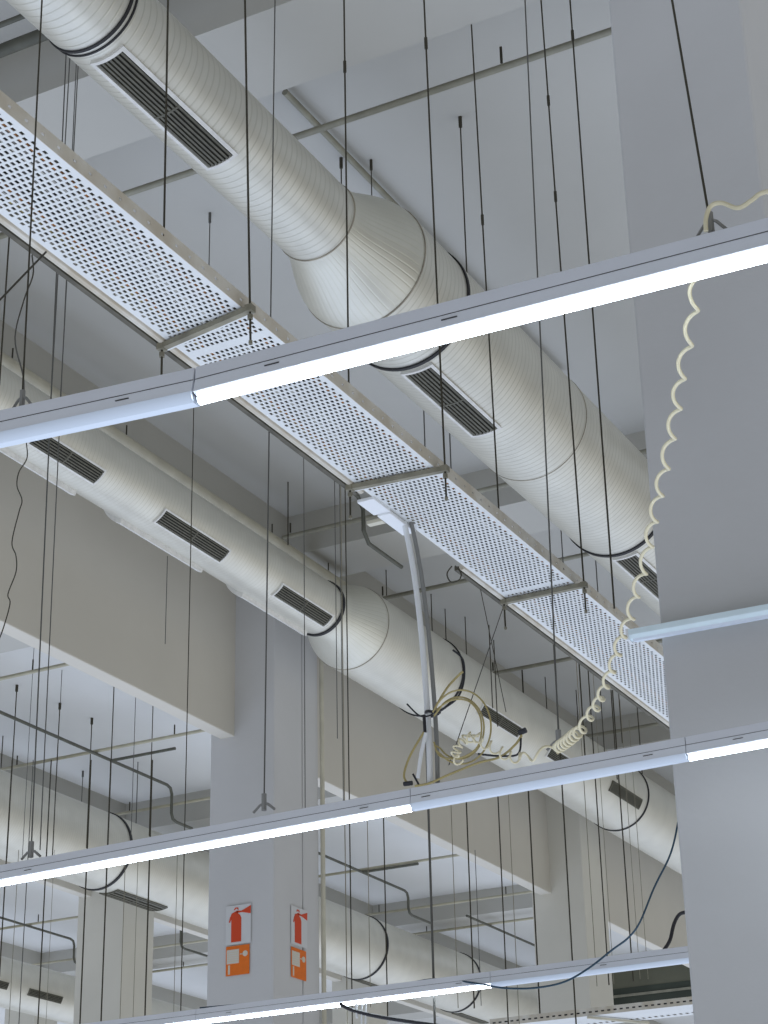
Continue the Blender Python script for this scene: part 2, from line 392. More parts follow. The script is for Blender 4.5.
# ------------------------------------------------------------------ perforated cable tray
def tray_sheet(x0, x1, y0, y1, z, px=.0188, py=.0265, hx=.0104, hy=.0172, gap_every=94):
    mb = MB(); v = mb.v; f = mb.f
    nx = int((x1 - x0 - .02) / px); mx0 = (x0 + x1) / 2 - nx * px / 2
    ny = int((y1 - y0) / py)
    def rect(ax, bx, ay, by):
        n = len(v); v.extend([(ax, ay, z), (bx, ay, z), (bx, by, z), (ax, by, z)]); f.append((n, n + 3, n + 2, n + 1))
    for j in range(ny):
        ya = y0 + j * py; yb = ya + py
        if j % gap_every < 1:
            rect(x0, x1, ya, yb); continue
        off = 0 if j % 2 else px / 2
        k = nx if j % 2 else nx - 1
        xs = mx0 + off
        rect(x0, xs, ya, yb); rect(xs + k * px, x1, ya, yb)
        for i in range(k):
            cx = xs + (i + .5) * px; cy = (ya + yb) / 2
            ax, bx = cx - px / 2, cx + px / 2; hx0, hx1, hy0, hy1 = cx - hx / 2, cx + hx / 2, cy - hy / 2, cy + hy / 2
            n = len(v)
            v.extend([(ax, ya, z), (bx, ya, z), (bx, yb, z), (ax, yb, z), (hx0, hy0, z), (hx1, hy0, z), (hx1, hy1, z), (hx0, hy1, z),
                      (hx0, hy0, z + .002), (hx1, hy0, z + .002), (hx1, hy1, z + .002), (hx0, hy1, z + .002)])
            for a in range(4):
                b = (a + 1) % 4
                f.append((n + a, n + 4 + a, n + 4 + b, n + b)); f.append((n + 4 + a, n + 8 + a, n + 8 + b, n + 4 + b))
    rect(x0, x1, y0 + ny * py, y1)
    return mb
ZT = 4.85
TX0, TX1 = -3.295, -2.968
tr = empty('cable_tray', (-3.13, 2.5, ZT), 'long white perforated cable tray hung from rods below the large duct', 'cable tray')
off = -Vector(tr.location)
TY = [2.4, 4.9, 7.4, 9.9, 11.4]
for a, b in zip(TY[:-1], TY[1:]):
    tray_sheet(TX0, TX1, a, b, ZT).build('perforated_sheet', M['tray'], tr, loc=off)
def flange(x, w, h, y0, y1, name):
    mb = MB(); n = 0; y = y0                              # side wall with a row of slots
    xa, xb = (x, x + w)
    mb.box(xa, xb, y0, y1, ZT, ZT + .022); mb.box(xa, xb, y0, y1, ZT + .031, ZT + h)
    while y < y1 - .01:
        e = min(y + .060, y1); mb.box(xa, xb, y, e, ZT + .022, ZT + .031); y += .075
    mb.box(xa - .012 if x > -3.1 else xa, xb if x > -3.1 else xb + .012, y0, y1, ZT + h, ZT + h + .002)
    return mb.build(name, M['flange'], tr, loc=off)
flange(TX1, .002, .052, 2.4, 11.4, 'side_flange'); flange(TX0 - .002, .002, .052, 2.4, 11.4, 'side_flange')
for y0, y1 in ((2.4, 6.16), (7.05, 11.4)):
    MB().tube([(TX0 - .017, y0, ZT + .004), (TX0 - .017, y1, ZT + .004)], .013, 8).build('edge_tube', M['flange'], tr, loc=off, smooth=True)
    MB().box(TX0 - .052, TX0 - .034, y0, y1, ZT - .006, ZT + .012).build('support_rail', M['darksteel'], tr, loc=off)
def obox(mb, a, b, w, h):
    """square bar between two points, w wide and h deep"""
    a = Vector(a); b = Vector(b); t = (b - a).normalized(); n = Vector((-t.y, t.x, 0)).normalized() * (w / 2); u = Vector((0, 0, h / 2))
    k = len(mb.v)
    for p in (a, b):
        for q in (-n - u, n - u, n + u, -n + u): mb.v.append(tuple(p + q))
    mb.f += [tuple(k + i for i in q) for q in ((0, 1, 5, 4), (1, 2, 6, 5), (2, 3, 7, 6), (3, 0, 4, 7), (3, 2, 1, 0), (4, 5, 6, 7))]
    return mb
CB = (((162, 347), (250, 309), (168, 0), (245, 0), 'first'), ((350, 488), (445, 469), (344, 0), (424, 0), 'second'), ((504, 602), (584, 585), (470, 0), (541, 0), 'third'))
CBP = []
for L_, R_, tl, trr, nm in CB:
    a = P(*L_, Z=ZT - .016); b = P(*R_, Z=ZT - .016); CBP.append((a, b, tl, trr, nm))
    c = obox(MB(), a, b, .022, .020).build('crossbar', M['oldsteel'], tr, loc=off)
    n_ = Vector((0, .016, -.006)); obox(MB(), a + n_, b + n_, .012, .003).build('crossbar_lip', M['tray'], c)
    for p in (a, b):
        obox(MB(), p - Vector((0, .014, 0)), p + Vector((0, .014, 0)), .026, .024).build('end_cap', M['oldsteel'], c)
# exit plates for the pole, left edge by the second visible crossbar
b = MB(); b.box(-3.365, -3.29, 6.22, 6.36, ZT - .012, ZT + .003); b.box(-3.35, -3.29, 6.36, 6.58, ZT - .020, ZT - .004)
b.build('exit_plate', M['white'], tr, loc=off, bevel=.003)
MB().box(-3.42, -3.35, 6.40, 6.43, ZT - .022, ZT - .008).build('exit_bracket', M['pipe'], tr, loc=off)

# cables lying in the tray
cabs = (('orange', -3.22, .008, 'rusty orange cable'), ('black', -3.16, .011, 'black cable'), ('black', -3.105, .009, 'second black cable'), ('greycable', -3.06, .009, 'grey cable'), ('orange', -3.01, .006, 'thin orange cable'), ('yellow', -3.25, .007, 'yellow cable'))
for mn, x, r, l in cabs:
    pts = [(x + .018 * math.sin(y * 1.3 + x * 40), y, ZT + r + .004) for y in [2.5 + .25 * i for i in range(36)]]
    recentre(tag(MB().tube(pts, r, 6).build('tray_cable', M[mn], smooth=True), l + ' lying in the white perforated tray, glimpsed through its holes', 'cable'))

for i in range(9):
    x = -3.275 + i * .034; r = .0125 if i % 2 else .0100
    o = MB().tube([(x + .010 * math.sin(y * 1.7 + i), y, ZT + r + .022) for y in [2.5 + .3 * k for k in range(30)]], r, 6).build('tray_cable', M['darksteel' if i % 3 else 'black'], smooth=True)
    recentre(tag(o, 'dusty dark cable lying in the white perforated tray, barely seen through its holes', 'cable', 'dusty cables filling the tray'))

# ------------------------------------------------------------------ rods and wires
def rod(x, y, z0, z1, r, m, label, name='hanging_rod', group=None, coup=(), nut=None):
    n = max(1, int((z1 - z0) / .5))
    o = MB().tube([(0, 0, (z1 - z0) * i / n) for i in range(n + 1)], r, 6).build(name, M[m], loc=(x, y, z0))
    tag(o, label, 'rod' if name == 'hanging_rod' else 'wire', group)
    for z in coup: MB().tube([(0, 0, z - z0 - .025), (0, 0, z - z0 + .025)], r * 2.1, 6).build('coupling', M[m], o)
    if nut is not None:
        MB().tube([(0, 0, nut - z0 - .01), (0, 0, nut - z0 + .01)], r * 2.6, 6).build('nut', M[m], o)
    return o
def leaning(a, px, py, r, m, label, name='hanging_rod', low=.13, cat='rod', coup=()):
    """straight rod from a point up to the ceiling, leaning so that it passes another picture point of its plane"""
    b = P(px, py, Y=a.y); d = (b - a); e = a + d * ((ZC - a.z) / d.z)
    g = P(px, -3, Z=ZC)
    if e.y > g.y: e = g; d = e - a
    s0 = a - d.normalized() * low
    o = MB().tube([(0, 0, 0), (e - s0) / 2, e - s0], r, 6).build(name, M[m], loc=s0)
    for q in coup:
        t = (e - s0).normalized(); c = P(*q, Y=a.y) - s0; c = t * c.dot(t); MB().tube([c - t * .028, c + t * .028], r * 1.9, 6).build('coupling', M[m], o)
    if low > .05:
        t = (e - s0).normalized(); k = t * (low - .03)
        MB().tube([k - t * .008, k + t * .008], r * 2.4, 6).build('nut', M['oldsteel'], o); MB().tube([(0, 0, 0), t * .012], r * 1.7, 6).build('end_nut', M['oldsteel'], o)
    return tag(o, label, cat)
cps = {(0, 0): (), (0, 1): (), (1, 0): ((344, 67),), (1, 1): ((427, 43),), (2, 0): ((482, 220),), (2, 1): ((547, 101), (554, 197))}
for i, (a, b, tl, trr, nm) in enumerate(CBP):
    leaning(a, *tl, .0042, 'rod', f'rod holding the {nm} tray crossbar at its end nearer the deep girder', coup=cps[(i, 0)])
    leaning(b, *trr, .0042, 'rod', f'rod holding the {nm} tray crossbar at its end nearer the broad column', coup=cps[(i, 1)])
leaning(P(614, 604, Y=7.1), 570, 0, .0042, 'rod', 'long free ended rod stopping beside the tray just before the broad column', low=.02, coup=((571, 36),))

# rods anchored in the ceiling, placed by their ceiling fixings: (top px, bottom row, radius, material, label)
def anchored(px, py, pyb, r, m, label, z=ZC, group=None, hook=True):
    a = P(px, py, Z=z); zb = height_at(a.x, a.y, pyb); r *= .75
    o = rod(a.x, a.y, zb, z, r, m, label, group=group)
    if hook: MB().tube([(0, 0, z - zb - .07), (0, 0, z - zb)], r * 2.6, 6).build('ceiling_anchor', M[m], o)
    return o
anchored(460, 117, 330, .006, 'rod', 'short rod from a ceiling hook down behind the near light run, beyond the duct cone')
anchored(210, 213, 300, .005, 'rodgrey', 'short thin rod between the grilled slim part of the large duct and the tray')
anchored(341, 158, 200, .006, 'rod', 'short dark rod dropping onto the large duct just before its cone')
anchored(371, 160, 205, .005, 'rod', 'short rod with a round anchor dropping onto the duct cone')
for px, py, pb, r, m, l in (
    (114, 687, 846, .008, 'rod', 'dark rod reaching highest among the rods of the bay before the sign column'),
    (92, 718, 848, .008, 'rod', 'rod just beside the highest rod, away from the sign column'),
    (83, 771, 812, .007, 'rodgrey', 'short rod above the duct of the next bay, two rods away from the highest'),
    (136, 687, 842, .005, 'rodgrey', 'thin pale rod between the highest rod and the sign column'),
    (138, 762, 840, .008, 'rodgrey', 'short rod under the dark stepped pipe branch'),
    (153, 705, 836, .007, 'rod', 'rod nearest the sign column of those with bare tops'),
    (17, 685, 858, .008, 'rod', 'bare topped rod close to the photo edge above the second light run'),
    (3, 736, 772, .008, 'rod', 'short rod cut by the photo edge'),
    (60, 703, 856, .008, 'rod', 'rod hanging under the ring anchor of the bay before the sign column'),
    (62, 670, 703, .005, 'rodgrey', 'short grey ring anchor stub above a rod'),
    (34, 648, 860, .004, 'rodgrey', 'faint thin wire behind the twin wires of the second light run')):
    anchored(px, py, pb, r, m, l, ZC, hook=px in (92, 83, 17, 60))
for px, py, pb, l in ((386, 570, 600, 'short rod above the pole between duct and tray'), (431, 594, 650, 'first short rod past the white pole'), (445, 609, 655, 'second short rod past the white pole'),
    (288, 482, 545, 'short dark rod where the branch pipe meets the cream main pipe'), (545, 677, 720, 'short rod above the curly cord end'), (576, 690, 735, 'thin rod just past the curly cord, above the second light run'),
    (465, 617, 665, 'third short rod past the white pole')):
    anchored(px, py, pb, .007, 'rod', l, ZC, hook=False)
for px, py, pb, l in ((425, 408, 449, 'faint thin rod between the tray and the second grille of the large duct'), (451, 432, 468, 'second faint rod between the tray and the second grille of the large duct'),
    (563, 528, 562, 'faint rod before the black strap of the large duct near the broad column'), (598, 556, 594, 'faint rod just below the black strap by the broad column')):
    a = P(px, pb, Y=10.5 if px < 500 else 13); rod(a.x, a.y, a.z - .3, ZC, .005, 'rodgrey', l)

# wires and rods that hang the light runs
def hanger(px0, py0, px1, py1, Y, r, m, label, name='suspension_wire', cut=None, z1=None):
    """straight wire through two picture points on the plane of a light run, up to the ceiling"""
    a = P(px1, py1, Y=Y); b = P(px0, py0, Y=Y); d = (b - a); t = ((z1 or ZC) - a.z) / d.z; e = a + d * t
    o = MB().tube([(0, 0, 0), (e - a) / 2, e - a], r, 6).build(name, M[m], loc=a)
    tag(o, label, 'wire'); return o
Y1, Y2, Y3 = 3.22, 6.38, 9.64
def wire_clip(o, s=1.):
    MB().tube([(0, 0, -.01), (0, 0, .035 * s)], .007 * s, 6).build('wire_grip', M['greycable'], o)
    MB().tube([(-.03 * s, 0, -.012), (-.012 * s, 0, .012), (0, 0, .02), (.012 * s, 0, .012), (.03 * s, 0, -.012)], .0035 * s, 6).build('clip_spring', M['greycable'], o)
o = hanger(42, 0, 22, 404, Y1, .0024, 'rod', 'thin dark wire clipped to the nearest light run by the photo edge'); wire_clip(o)
o = hanger(672, 0, 711, 228, Y1, .0026, 'rod', 'slanting dark wire clipped to the nearest light run in front of the broad column'); wire_clip(o)
for a, r, l in (((66, 56, 31, 855), .0034, 'wire clipped to the second light run above the streaked column'), ((275, 0, 264, 808), .0034, 'long thin wire clipped to the second light run beside the sign column corner'),
             ((525, 0, 559, 745), .0034, 'long thin wire meeting the second light run near the curly cord end')):
    o = hanger(a[0], a[1], a[2], a[3], Y2, r, 'rodgrey', l); wire_clip(o, 1.6)
hanger(70, 200, 40, 850, Y2, .0026, 'rodgrey', 'thin twin wire beside the wire clipped above the streaked column')

# long rods and wires that pass behind the runs: (px, py) at the lowest visible end, plane Y, radius, top row (None: ceiling)
def longrod(px, py, Y, r, m, label, top=None, low=None):
    r *= .55 if m == 'rodtan' else .68; a = P(px, py, Y=Y); z1 = ZC if top is None else min(ZC, height_at(a.x, a.y, top))
    return rod(a.x, a.y, a.z - (low or .2), z1, r, m, label, name='suspension_wire')
L = (
    (198, 400, 5.3, .0028, 'rodgrey', 'thin wire crossing the slim duct before the sign column', 395, 3.0),
    (9, 225, 5.0, .004, 'rod', None, None, None),
)
longrod(181, 1000, 9.7, .005, 'rod', 'dark thin wire crossing the slim duct between the first and second grille', 398)
longrod(2, 345, 6.0, .006, 'rod', 'dark rod by the photo edge under the upper end of the tray', 225, 0)
longrod(51, 400, 5.6, .004, 'rodgrey', 'first of the twin thin wires under the upper end of the tray', None, 0)
longrod(61, 390, 5.6, .004, 'rodgrey', 'second of the twin thin wires under the upper end of the tray', None, 0)
longrod(149, 449, 11.0, .006, 'rod', 'short wire hooked to the cream main pipe before the tray end bolt', 380, 0)
longrod(305, 770, 7.6, .0035, 'rodgrey', 'thin wire passing the black strap of the slim duct', 438, 0)
longrod(337, 700, 8.2, .0035, 'rodgrey', 'first wire of the cluster hanging over the slim duct cone', 480, 0)
longrod(343, 770, 8.6, .0035, 'rodgrey', 'second wire of the cluster hanging over the slim duct cone', 484, 0)
longrod(347, 1000, 9.8, .006, 'rodtan', 'tan rod of the cluster reaching down beside the sign column to the third run', 484)
longrod(352, 1000, 9.9, .006, 'rod', 'dark rod of the cluster reaching down beside the sign column to the third run', 484)
longrod(166, 612, 9.0, .004, 'rodgrey', 'short loose wire end hanging under the slim duct', 556, 0)
longrod(436, 1060, 9.66, .011, 'rodgrey', 'thickest grey rod, dropping from the second run past the third run', 650)
for i, (px, py, Y, r, m, top) in enumerate(((370, 975, 11, .005, 'rodtan', 806), (387, 985, 11.5, .007, 'rod', 815), (457, 975, 11, .005, 'rodtan', 800), (473, 975, 11, .007, 'rod', 795), (480, 975, 12, .004, 'rodgrey', 850), (508, 1018, 12, .007, 'rod', 795), (519, 1018, 12, .005, 'rodtan', 790))):
    w = ('beside the sign column', 'second past the sign column', 'just past the thickest grey rod', 'second past the thickest rod', 'third past the thickest rod', 'fourth past the thickest rod', 'closest before the cream column')[i]
    longrod(px, py, Y, r, m, ('tan' if m == 'rodtan' else 'dark' if m == 'rod' else 'thin grey') + ' wire above the lowest light run, ' + w, top)
for i, (px, py, Y, r, m, top) in enumerate(((576, 1022, 12, .008, 'rod', 560), (595, 955, 12, .005, 'rodtan', 640), (607, 955, 12.5, .007, 'rod', 650), (612, 955, 13, .004, 'rodtan', 660), (631, 950, 12, .007, 'rod', 690), (638, 950, 13, .004, 'rodtan', 700), (646, 950, 13, .004, 'rodtan', 720))):
    w = ('first', 'second', 'third', 'fourth', 'fifth', 'sixth', 'seventh')[i]
    longrod(px, py, Y, r, m, f'{w} wire hanging at the cream column, counted from the sign column', top)
for i, (px, py, Y, r, m) in enumerate(((1, 950, 12, .008, 'rod'), (9, 1022, 13, .005, 'rodtan'), (19, 1022, 13, .006, 'rodgrey'), (38, 1022, 12, .008, 'rod'), (46, 1022, 14, .004, 'rodtan'), (80, 1022, 12, .009, 'rod'), (101, 1022, 12, .009, 'rod'), (120, 1018, 14, .006, 'rodtan'), (133, 1018, 14, .005, 'rodtan'), (145, 1014, 12, .009, 'rod'), (174, 1000, 13, .005, 'rodtan'))):
    w = ('first', 'second', 'third', 'fourth', 'fifth', 'sixth', 'seventh', 'eighth', 'ninth', 'tenth', 'eleventh')[i]
    longrod(px, py, Y, r, m, f'{w} wire below the second light run, counted from the photo edge', 760 if m != 'rodtan' else 850)
for px, py, Y, r, top, l in ((496, 690, 9, .0045, 640, 'dark rod end under the tray where two thin wires cross'), (491, 672, 9, .0045, 625, 'rod with a hook on the branch pipe under the tray'), (584, 740, 11, .007, 662, 'dark wire under the tray just past the fourth crossbar'),
                             (604, 745, 12, .005, 690, 'thin wire under the tray before the far branch pipe'), (615, 748, 11, .0055, 690, 'thicker wire crossing the far branch pipe'), (640, 745, 12, .006, 700, 'wire crossing the far branch pipe beside the broad column'), (620, 712, 11, .005, 690, 'short wire below the tray near the broad column')):
    longrod(px, py, Y, r, 'rod', l, top, 0)
def wire(pts, r, m, label, name='wire', cat='wire', seg=6, n=6):
    o = MB().tube(smooth_path(pts, n) if len(pts) > 2 else pts, r, seg).build(name, M[m], smooth=True); recentre(o)
    return tag(o, label, cat)
wire([P(480, 587, Y=7.3), P(506, 712, Y=7.3)], .0018, 'rod', 'thin straight wire crossing another below the fourth tray crossbar')
wire([P(504, 605, Y=7.49), P(449, 765, Y=6.4)], .0019, 'rod', 'thin slanting wire from the fourth tray crossbar to the second light run')
wire([P(46, 252, Y=3.6), P(-6, 306, Y=3.4)], .003, 'rod', 'slanting wire from the tray edge towards the photo edge')
wire([P(32, 255, Y=3.8), P(33, 275, Y=3.8), P(24, 300, Y=3.8), P(15, 338, Y=3.7), P(23, 375, Y=3.5), P(24, 395, Y=3.3)], .0022, 'rod', 'wavy thin wire hanging from the tray to the near light run', cat='wire')
wire([P(px, py, Y=3.4) for px, py in ((26, 440), (27, 458), (19, 472), (17, 486), (22, 500), (19, 512), (12, 542), (16, 556), (16, 572), (8, 594), (10, 604), (2, 632), (-6, 650))], .0015, 'rod', 'wavy wire dangling under the near light run by the photo edge')

# ------------------------------------------------------------------ light runs
RAILP = [(-.020, 0), (.020, 0), (.020, -.030), (-.020, -.030)]
HOUSP = [(-.0195, -.0312), (.0195, -.0312), (.023, -.052), (.025, -.062), (.013, -.067), (-.013, -.067), (-.025, -.062), (-.023, -.052)]
def lensprof(r=.0115, c=-.0725, flat=False):
    return [(r * math.cos(a), c + r * math.sin(a) * (1. if not flat else .8)) for a in [PI * 2 * i / 14 for i in range(14)]]
def light_module(origin, xa, xb, slope, lit, label, group=None, marks=(.28,)):
    """one length of hanging light run: slotted rail, white housing, round opal tube below"""
    root = empty('fluorescent_light', origin, label, 'light', group)
    root.rotation_euler = (0, slope, 0)
    g = .0012
    MB().prism(RAILP, xa + g, xb - g).build('mounting_rail', M['rail'], root, bevel=.0015)
    h = MB().prism(HOUSP, xa + g, xb - g).build('lamp_housing', M['housing'], root)
    if lit:
        MB().prism(lensprof(), xa + .004, xb - .004).build('lit_tube', M['tube'], root, smooth=True)
        for s, e in ((xa + g, xa + .0038), (xb - .0038, xb - g)):
            MB().prism(lensprof(.0125), s, e).build('lamp_holder', M['housing'], root)
    else:
        MB().prism([(-.0255, -.060), (-.022, -.072), (-.011, -.082), (.011, -.082), (.022, -.072), (.0255, -.060)], xa + g, xb - g).build('unlit_cover', M['lens'], root, smooth=True)
    for t in marks:
        c = xa + (xb - xa) * t
        MB().box(c - .018, c + .018, -.0232, -.0205, -.044, -.0418).build('slot_mark', M['slot'], root)
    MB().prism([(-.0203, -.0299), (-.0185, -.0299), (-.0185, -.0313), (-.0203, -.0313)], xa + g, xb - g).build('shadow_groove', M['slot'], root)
    return root
def run(Y, pl, pr, cuts, labels, lits, marks):
    """a straight light run through two picture points of its upper front edge"""
    a = P(*pl, Y=Y - .02); b = P(*pr, Y=Y - .02); d = b - a
    slope = -math.atan2(d.z, d.x)
    for (xa, xb), lab, lit, mk in zip(zip(cuts[:-1], cuts[1:]), labels, lits, marks):
        xm = (xa + xb) / 2; z = a.z + (xm - a.x) * d.z / d.x
        light_module((xm, Y, z), xa - xm, xb - xm, slope, lit, lab, None, mk)
sx = lambda px, py, Y: P(px, py, Y=Y - .02).x
c1 = sx(195, 365, Y1)
run(Y1, (0, 410), (195, 367), [c1 - 1.17, c1], ['unlit length of the nearest light run, running off by the wall duct'], [False], [(.84,)])
run(Y1, (195, 367), (768, 217), [c1, c1 + 1.8], ['glowing length of the nearest light run, passing in front of the broad column'], [True], [(.11, .345, .9)])
u0, u1 = sx(410, 790, Y2), sx(685, 740, Y2)
run(Y2, (0, 865), (768, 721), [u0 - 1.95, u0, u1, u1 + 1.9], ['glowing length of the second light run in front of the streaked and sign columns', 'unlit length of the second light run under the white pole', 'glowing end of the second light run in front of the broad column'], [True, False, True], [(.1, .9), (.06, .87), (.1,)])
v0, v1 = sx(490, 975, Y3), -2.30
run(Y3, (95, 1022), (686, 946), [v0 - 3.8, v0 - 1.85, v0, v1], ['far lit length of the lowest light run', 'glowing length of the lowest light run below the fire signs', 'unlit length of the lowest light run ending at the broad column'], [True, True, False], [(.2,), (.12, .9), (.3, .8)])
# more runs of the same hall, towards the entrance and farther in, outside the picture
# slim batten fixed to the broad column
q = P(627, 630, Y=6.78); 
bt = empty('slim_batten', (q.x, 6.80, q.z), 'short pale unlit batten fixed across the broad column above the second light run', 'light')
e = P(790, 600, Y=6.78); sl = -math.atan2(e.z - q.z, e.x - q.x); bt.rotation_euler = (0, sl, 0)
MB().prism([(-.026, 0), (.026, 0), (.026, -.024), (.014, -.038), (-.014, -.038), (-.026, -.024)], 0, .85).build('batten_body', M['batten'], bt, bevel=.002)
MB().prism([(-.014, -.038), (.014, -.038), (.010, -.046), (-.010, -.046)], .02, .83).build('batten_cover', M['lens'], bt)
MB().box(-.004, .006, -.028, .028, -.042, .002).build('end_cap', M['white'], bt)

# ------------------------------------------------------------------ white pole and cable bundle
pa = [P(px, py, Y=y) for px, py, y in ((404, 522, 6.50), (409, 545, 6.49), (415, 580, 6.47), (421, 630, 6.44), (426, 690, 6.42), (429, 740, 6.39), (430, 783, 6.38))]
pole = tag(recentre(MB().tube(smooth_path(pa), .0115, 10).build('cable_pole', M['white'], smooth=True)), 'slightly bowed white pole between the cable tray and the second light run', 'pole')
pb_ = [v + Vector((.022, .02, 0)) for v in pa]
tag(recentre(MB().tube(smooth_path(pb_), .009, 8).build('conduit_tube', M['greycable'], smooth=True)), 'grey green conduit strapped behind the white pole', 'conduit')
c = P(430, 713, Y=6.40)
tag(MB().tube([Vector((.026 * math.cos(a) + .008, .026 * math.sin(a) + .008, .004 * math.sin(a * 2))) for a in [2 * PI * i / 16 for i in range(16)]], .006, 6, True).build('cable_tie', M['black'], loc=c), 'black tie wound round the white pole above the cable loops', 'tie')
YB = 6.36
def loop(cx, cy, rx, ry, t0, t1, n=20, ph=0, y=YB):
    return [P(cx + rx * math.cos(math.radians(t)) + ph * 0, cy + ry * math.sin(math.radians(t)), Y=y + .012 * math.sin(math.radians(t))) for t in [t0 + (t1 - t0) * i / n for i in range(n + 1)]]
wire([P(434, 716, Y=YB)] + loop(459, 728, 25, 31, 215, 500) + [P(434, 745, Y=YB)], .0034, 'yellow', 'innermost yellowed cable loop hanging on the white pole', 'looped_cable', 'cable', 8, 2)
wire([P(433, 712, Y=YB)] + loop(461, 727, 30, 37, 220, 490, ph=1, y=YB - .012) + [P(436, 750, Y=YB)], .0034, 'yellow', 'outer yellowed cable loop hanging on the white pole', 'looped_cable', 'cable', 8, 2)
wire([P(436, 710, Y=YB), P(452, 700, Y=YB - .02), P(470, 702, Y=YB - .024), P(481, 720, Y=YB - .024), P(478, 746, Y=YB - .024), P(460, 758, Y=YB - .024), P(440, 756, Y=YB), P(434, 742, Y=YB)], .0034, 'yellow', 'middle yellowed cable loop hanging on the white pole', 'looped_cable', 'cable', 8)
wire([P(435, 708, Y=YB), P(447, 688, Y=YB), P(460, 674, Y=YB), P(463, 672, Y=YB)], .0045, 'yellow', 'yellowed cable rising from the tie to a black plug end', 'cable_end', 'cable', 8)
wire([P(453, 650, Y=6.4), P(463, 660, Y=6.4), P(464, 680, Y=6.38), P(458, 697, Y=YB), P(446, 707, Y=YB), P(436, 712, Y=YB)], .0038, 'black', 'black cable curving down onto the tie of the white pole', 'black_cable', 'cable', 8)
wire([P(407, 704, Y=YB), P(420, 716, Y=YB), P(432, 715, Y=YB)], .0032, 'black', 'short black cable sticking out beside the tie on the pole', 'black_cable', 'cable', 8)
wire([P(424, 715, Y=YB), P(425, 732, Y=YB)], .0065, 'black', 'black sleeve hanging from the pole tie', 'cable_sleeve', 'cable', 8)
wire([P(424, 732, Y=YB), P(410, 756, Y=YB), P(404, 775, Y=YB), P(408, 784, Y=YB)], .0045, 'yellow', 'yellowed cable bowing out from the sleeve down to the second run', 'cable_end', 'cable', 8)
wire([P(426, 733, Y=YB), P(421, 755, Y=YB), P(418, 778, Y=YB)], .0075, 'white', 'short white cord between the sleeve and the second light run', 'white_cord', 'cord', 8)
wire([P(404, 784, Y=YB), P(412, 783, Y=YB)], .009, 'black', 'black plug lying on the second light run at the foot of the pole', 'plug', 'plug', 8)
wire([P(413, 774, Y=YB), P(419, 785, Y=YB)], .004, 'black', 'black tie tail standing on the second light run', 'tie_tail', 'tie', 8)
wire([P(415, 786, Y=YB), P(430, 783, Y=YB), P(448, 775, Y=YB), P(478, 763, Y=YB), P(500, 757, Y=YB), P(515, 745, Y=YB), P(522, 735, Y=YB)], .0045, 'yellow', 'yellowed cable running from the pole foot up to the dark socket', 'trailing_cable', 'cable', 8)
wire([P(478, 754, Y=YB), P(500, 756, Y=YB), P(518, 754, Y=YB), P(521, 738, Y=YB)], .004, 'black', 'thin black lead looping under the curly cord to the dark socket', 'black_lead', 'cable', 8)
o = wire([P(519, 733, Y=YB), P(526, 730, Y=YB)], .011, 'black', 'dark cable socket hanging at the end of the curly cord', 'cable_socket', 'socket', 8)

cusps = [(701, 278), (698, 311), (692, 346), (685, 379), (681, 409), (675, 439), (669, 469), (663, 496), (657.5, 522), (653, 547), (646.5, 574), (639, 597), (634, 619), (626, 637), (621, 655), (615, 672), (609, 687), (604, 699), (599.5, 708.5), (593, 718), (586, 730),
         (582, 733), (579, 736), (576, 738.5), (573, 741), (570, 743), (567, 745), (564, 747), (560, 749), (533, 757), (523, 758), (513, 756), (504, 751), (493, 745), (484, 742), (481, 736), (477, 740), (472, 736), (468, 741), (463, 745), (461, 751), (459, 757), (464, 762)]
def coil(cusps, label):
    """coiled cord hanging between the light runs; every turn meets its next one on the column side"""
    n = len(cusps); ax = []; rad = []; wr = []
    for k, (x, y) in enumerate(cusps):
        f = min(1, k / 20.)
        r = .0105 + .0025 * f if k < 18 else .013 + .005 * min(1, (k - 17) / 5) if k < 29 else .018 if k < 34 else .015
        z = 3.66 - .22 * math.sin(PI * min(1., k / 30.)) + .06 * min(1., k / 30.)
        p = P(x, y, Z=z); dist = (p - EYE).length
        if k >= 28: p = P(x, y, Y=ax_y + .0)
        ax_y = p.y
        ax.append(P(x - r * F / dist * 1.0, y, Y=p.y)); rad.append(r); wr.append(.0044 if k < 20 else .0044 if k < 30 else .0036)
    camx = Vector(ROT.col[0]); out = []; rr = []; m = 16
    pts = smooth_path(ax, m)
    for i, p in enumerate(pts):
        t = (pts[min(i + 1, len(pts) - 1)] - pts[max(i - 1, 0)]).normalized(); v = (p - EYE).normalized()
        u = (camx - t * camx.dot(t)).normalized(); w = t.cross(u); sdir = t - v * t.dot(v)
        if w.dot(sdir) > 0: w = -w
        k = min(i / m, n - 1); k0 = int(min(k, n - 2)); f = k - k0; r = rad[k0] * (1 - f) + rad[k0 + 1] * f
        out.append(p + (u * math.cos(2 * PI * k) + w * math.sin(2 * PI * k)) * r); rr.append(wr[k0] * (1 - f) + wr[k0 + 1] * f)
    o = MB().tube(out, rr, 8).build('coil_cord', M['cream'], smooth=True); recentre(o); return tag(o, label, 'cord')
coil(cusps, 'cream curly cord sweeping from the nearest light run down to the cable bundle')
wire([P(706, 231, Y=3.2), P(706, 218, Y=3.2), P(711, 206, Y=3.2), P(722, 203, Y=3.2), P(738, 208, Y=3.2), P(752, 200, Y=3.2), P(762, 193, Y=3.2), P(785, 188, Y=3.2)], .0048, 'cream', 'cream cord curving over the top of the nearest light run', 'cream_cord', 'cord', 8)
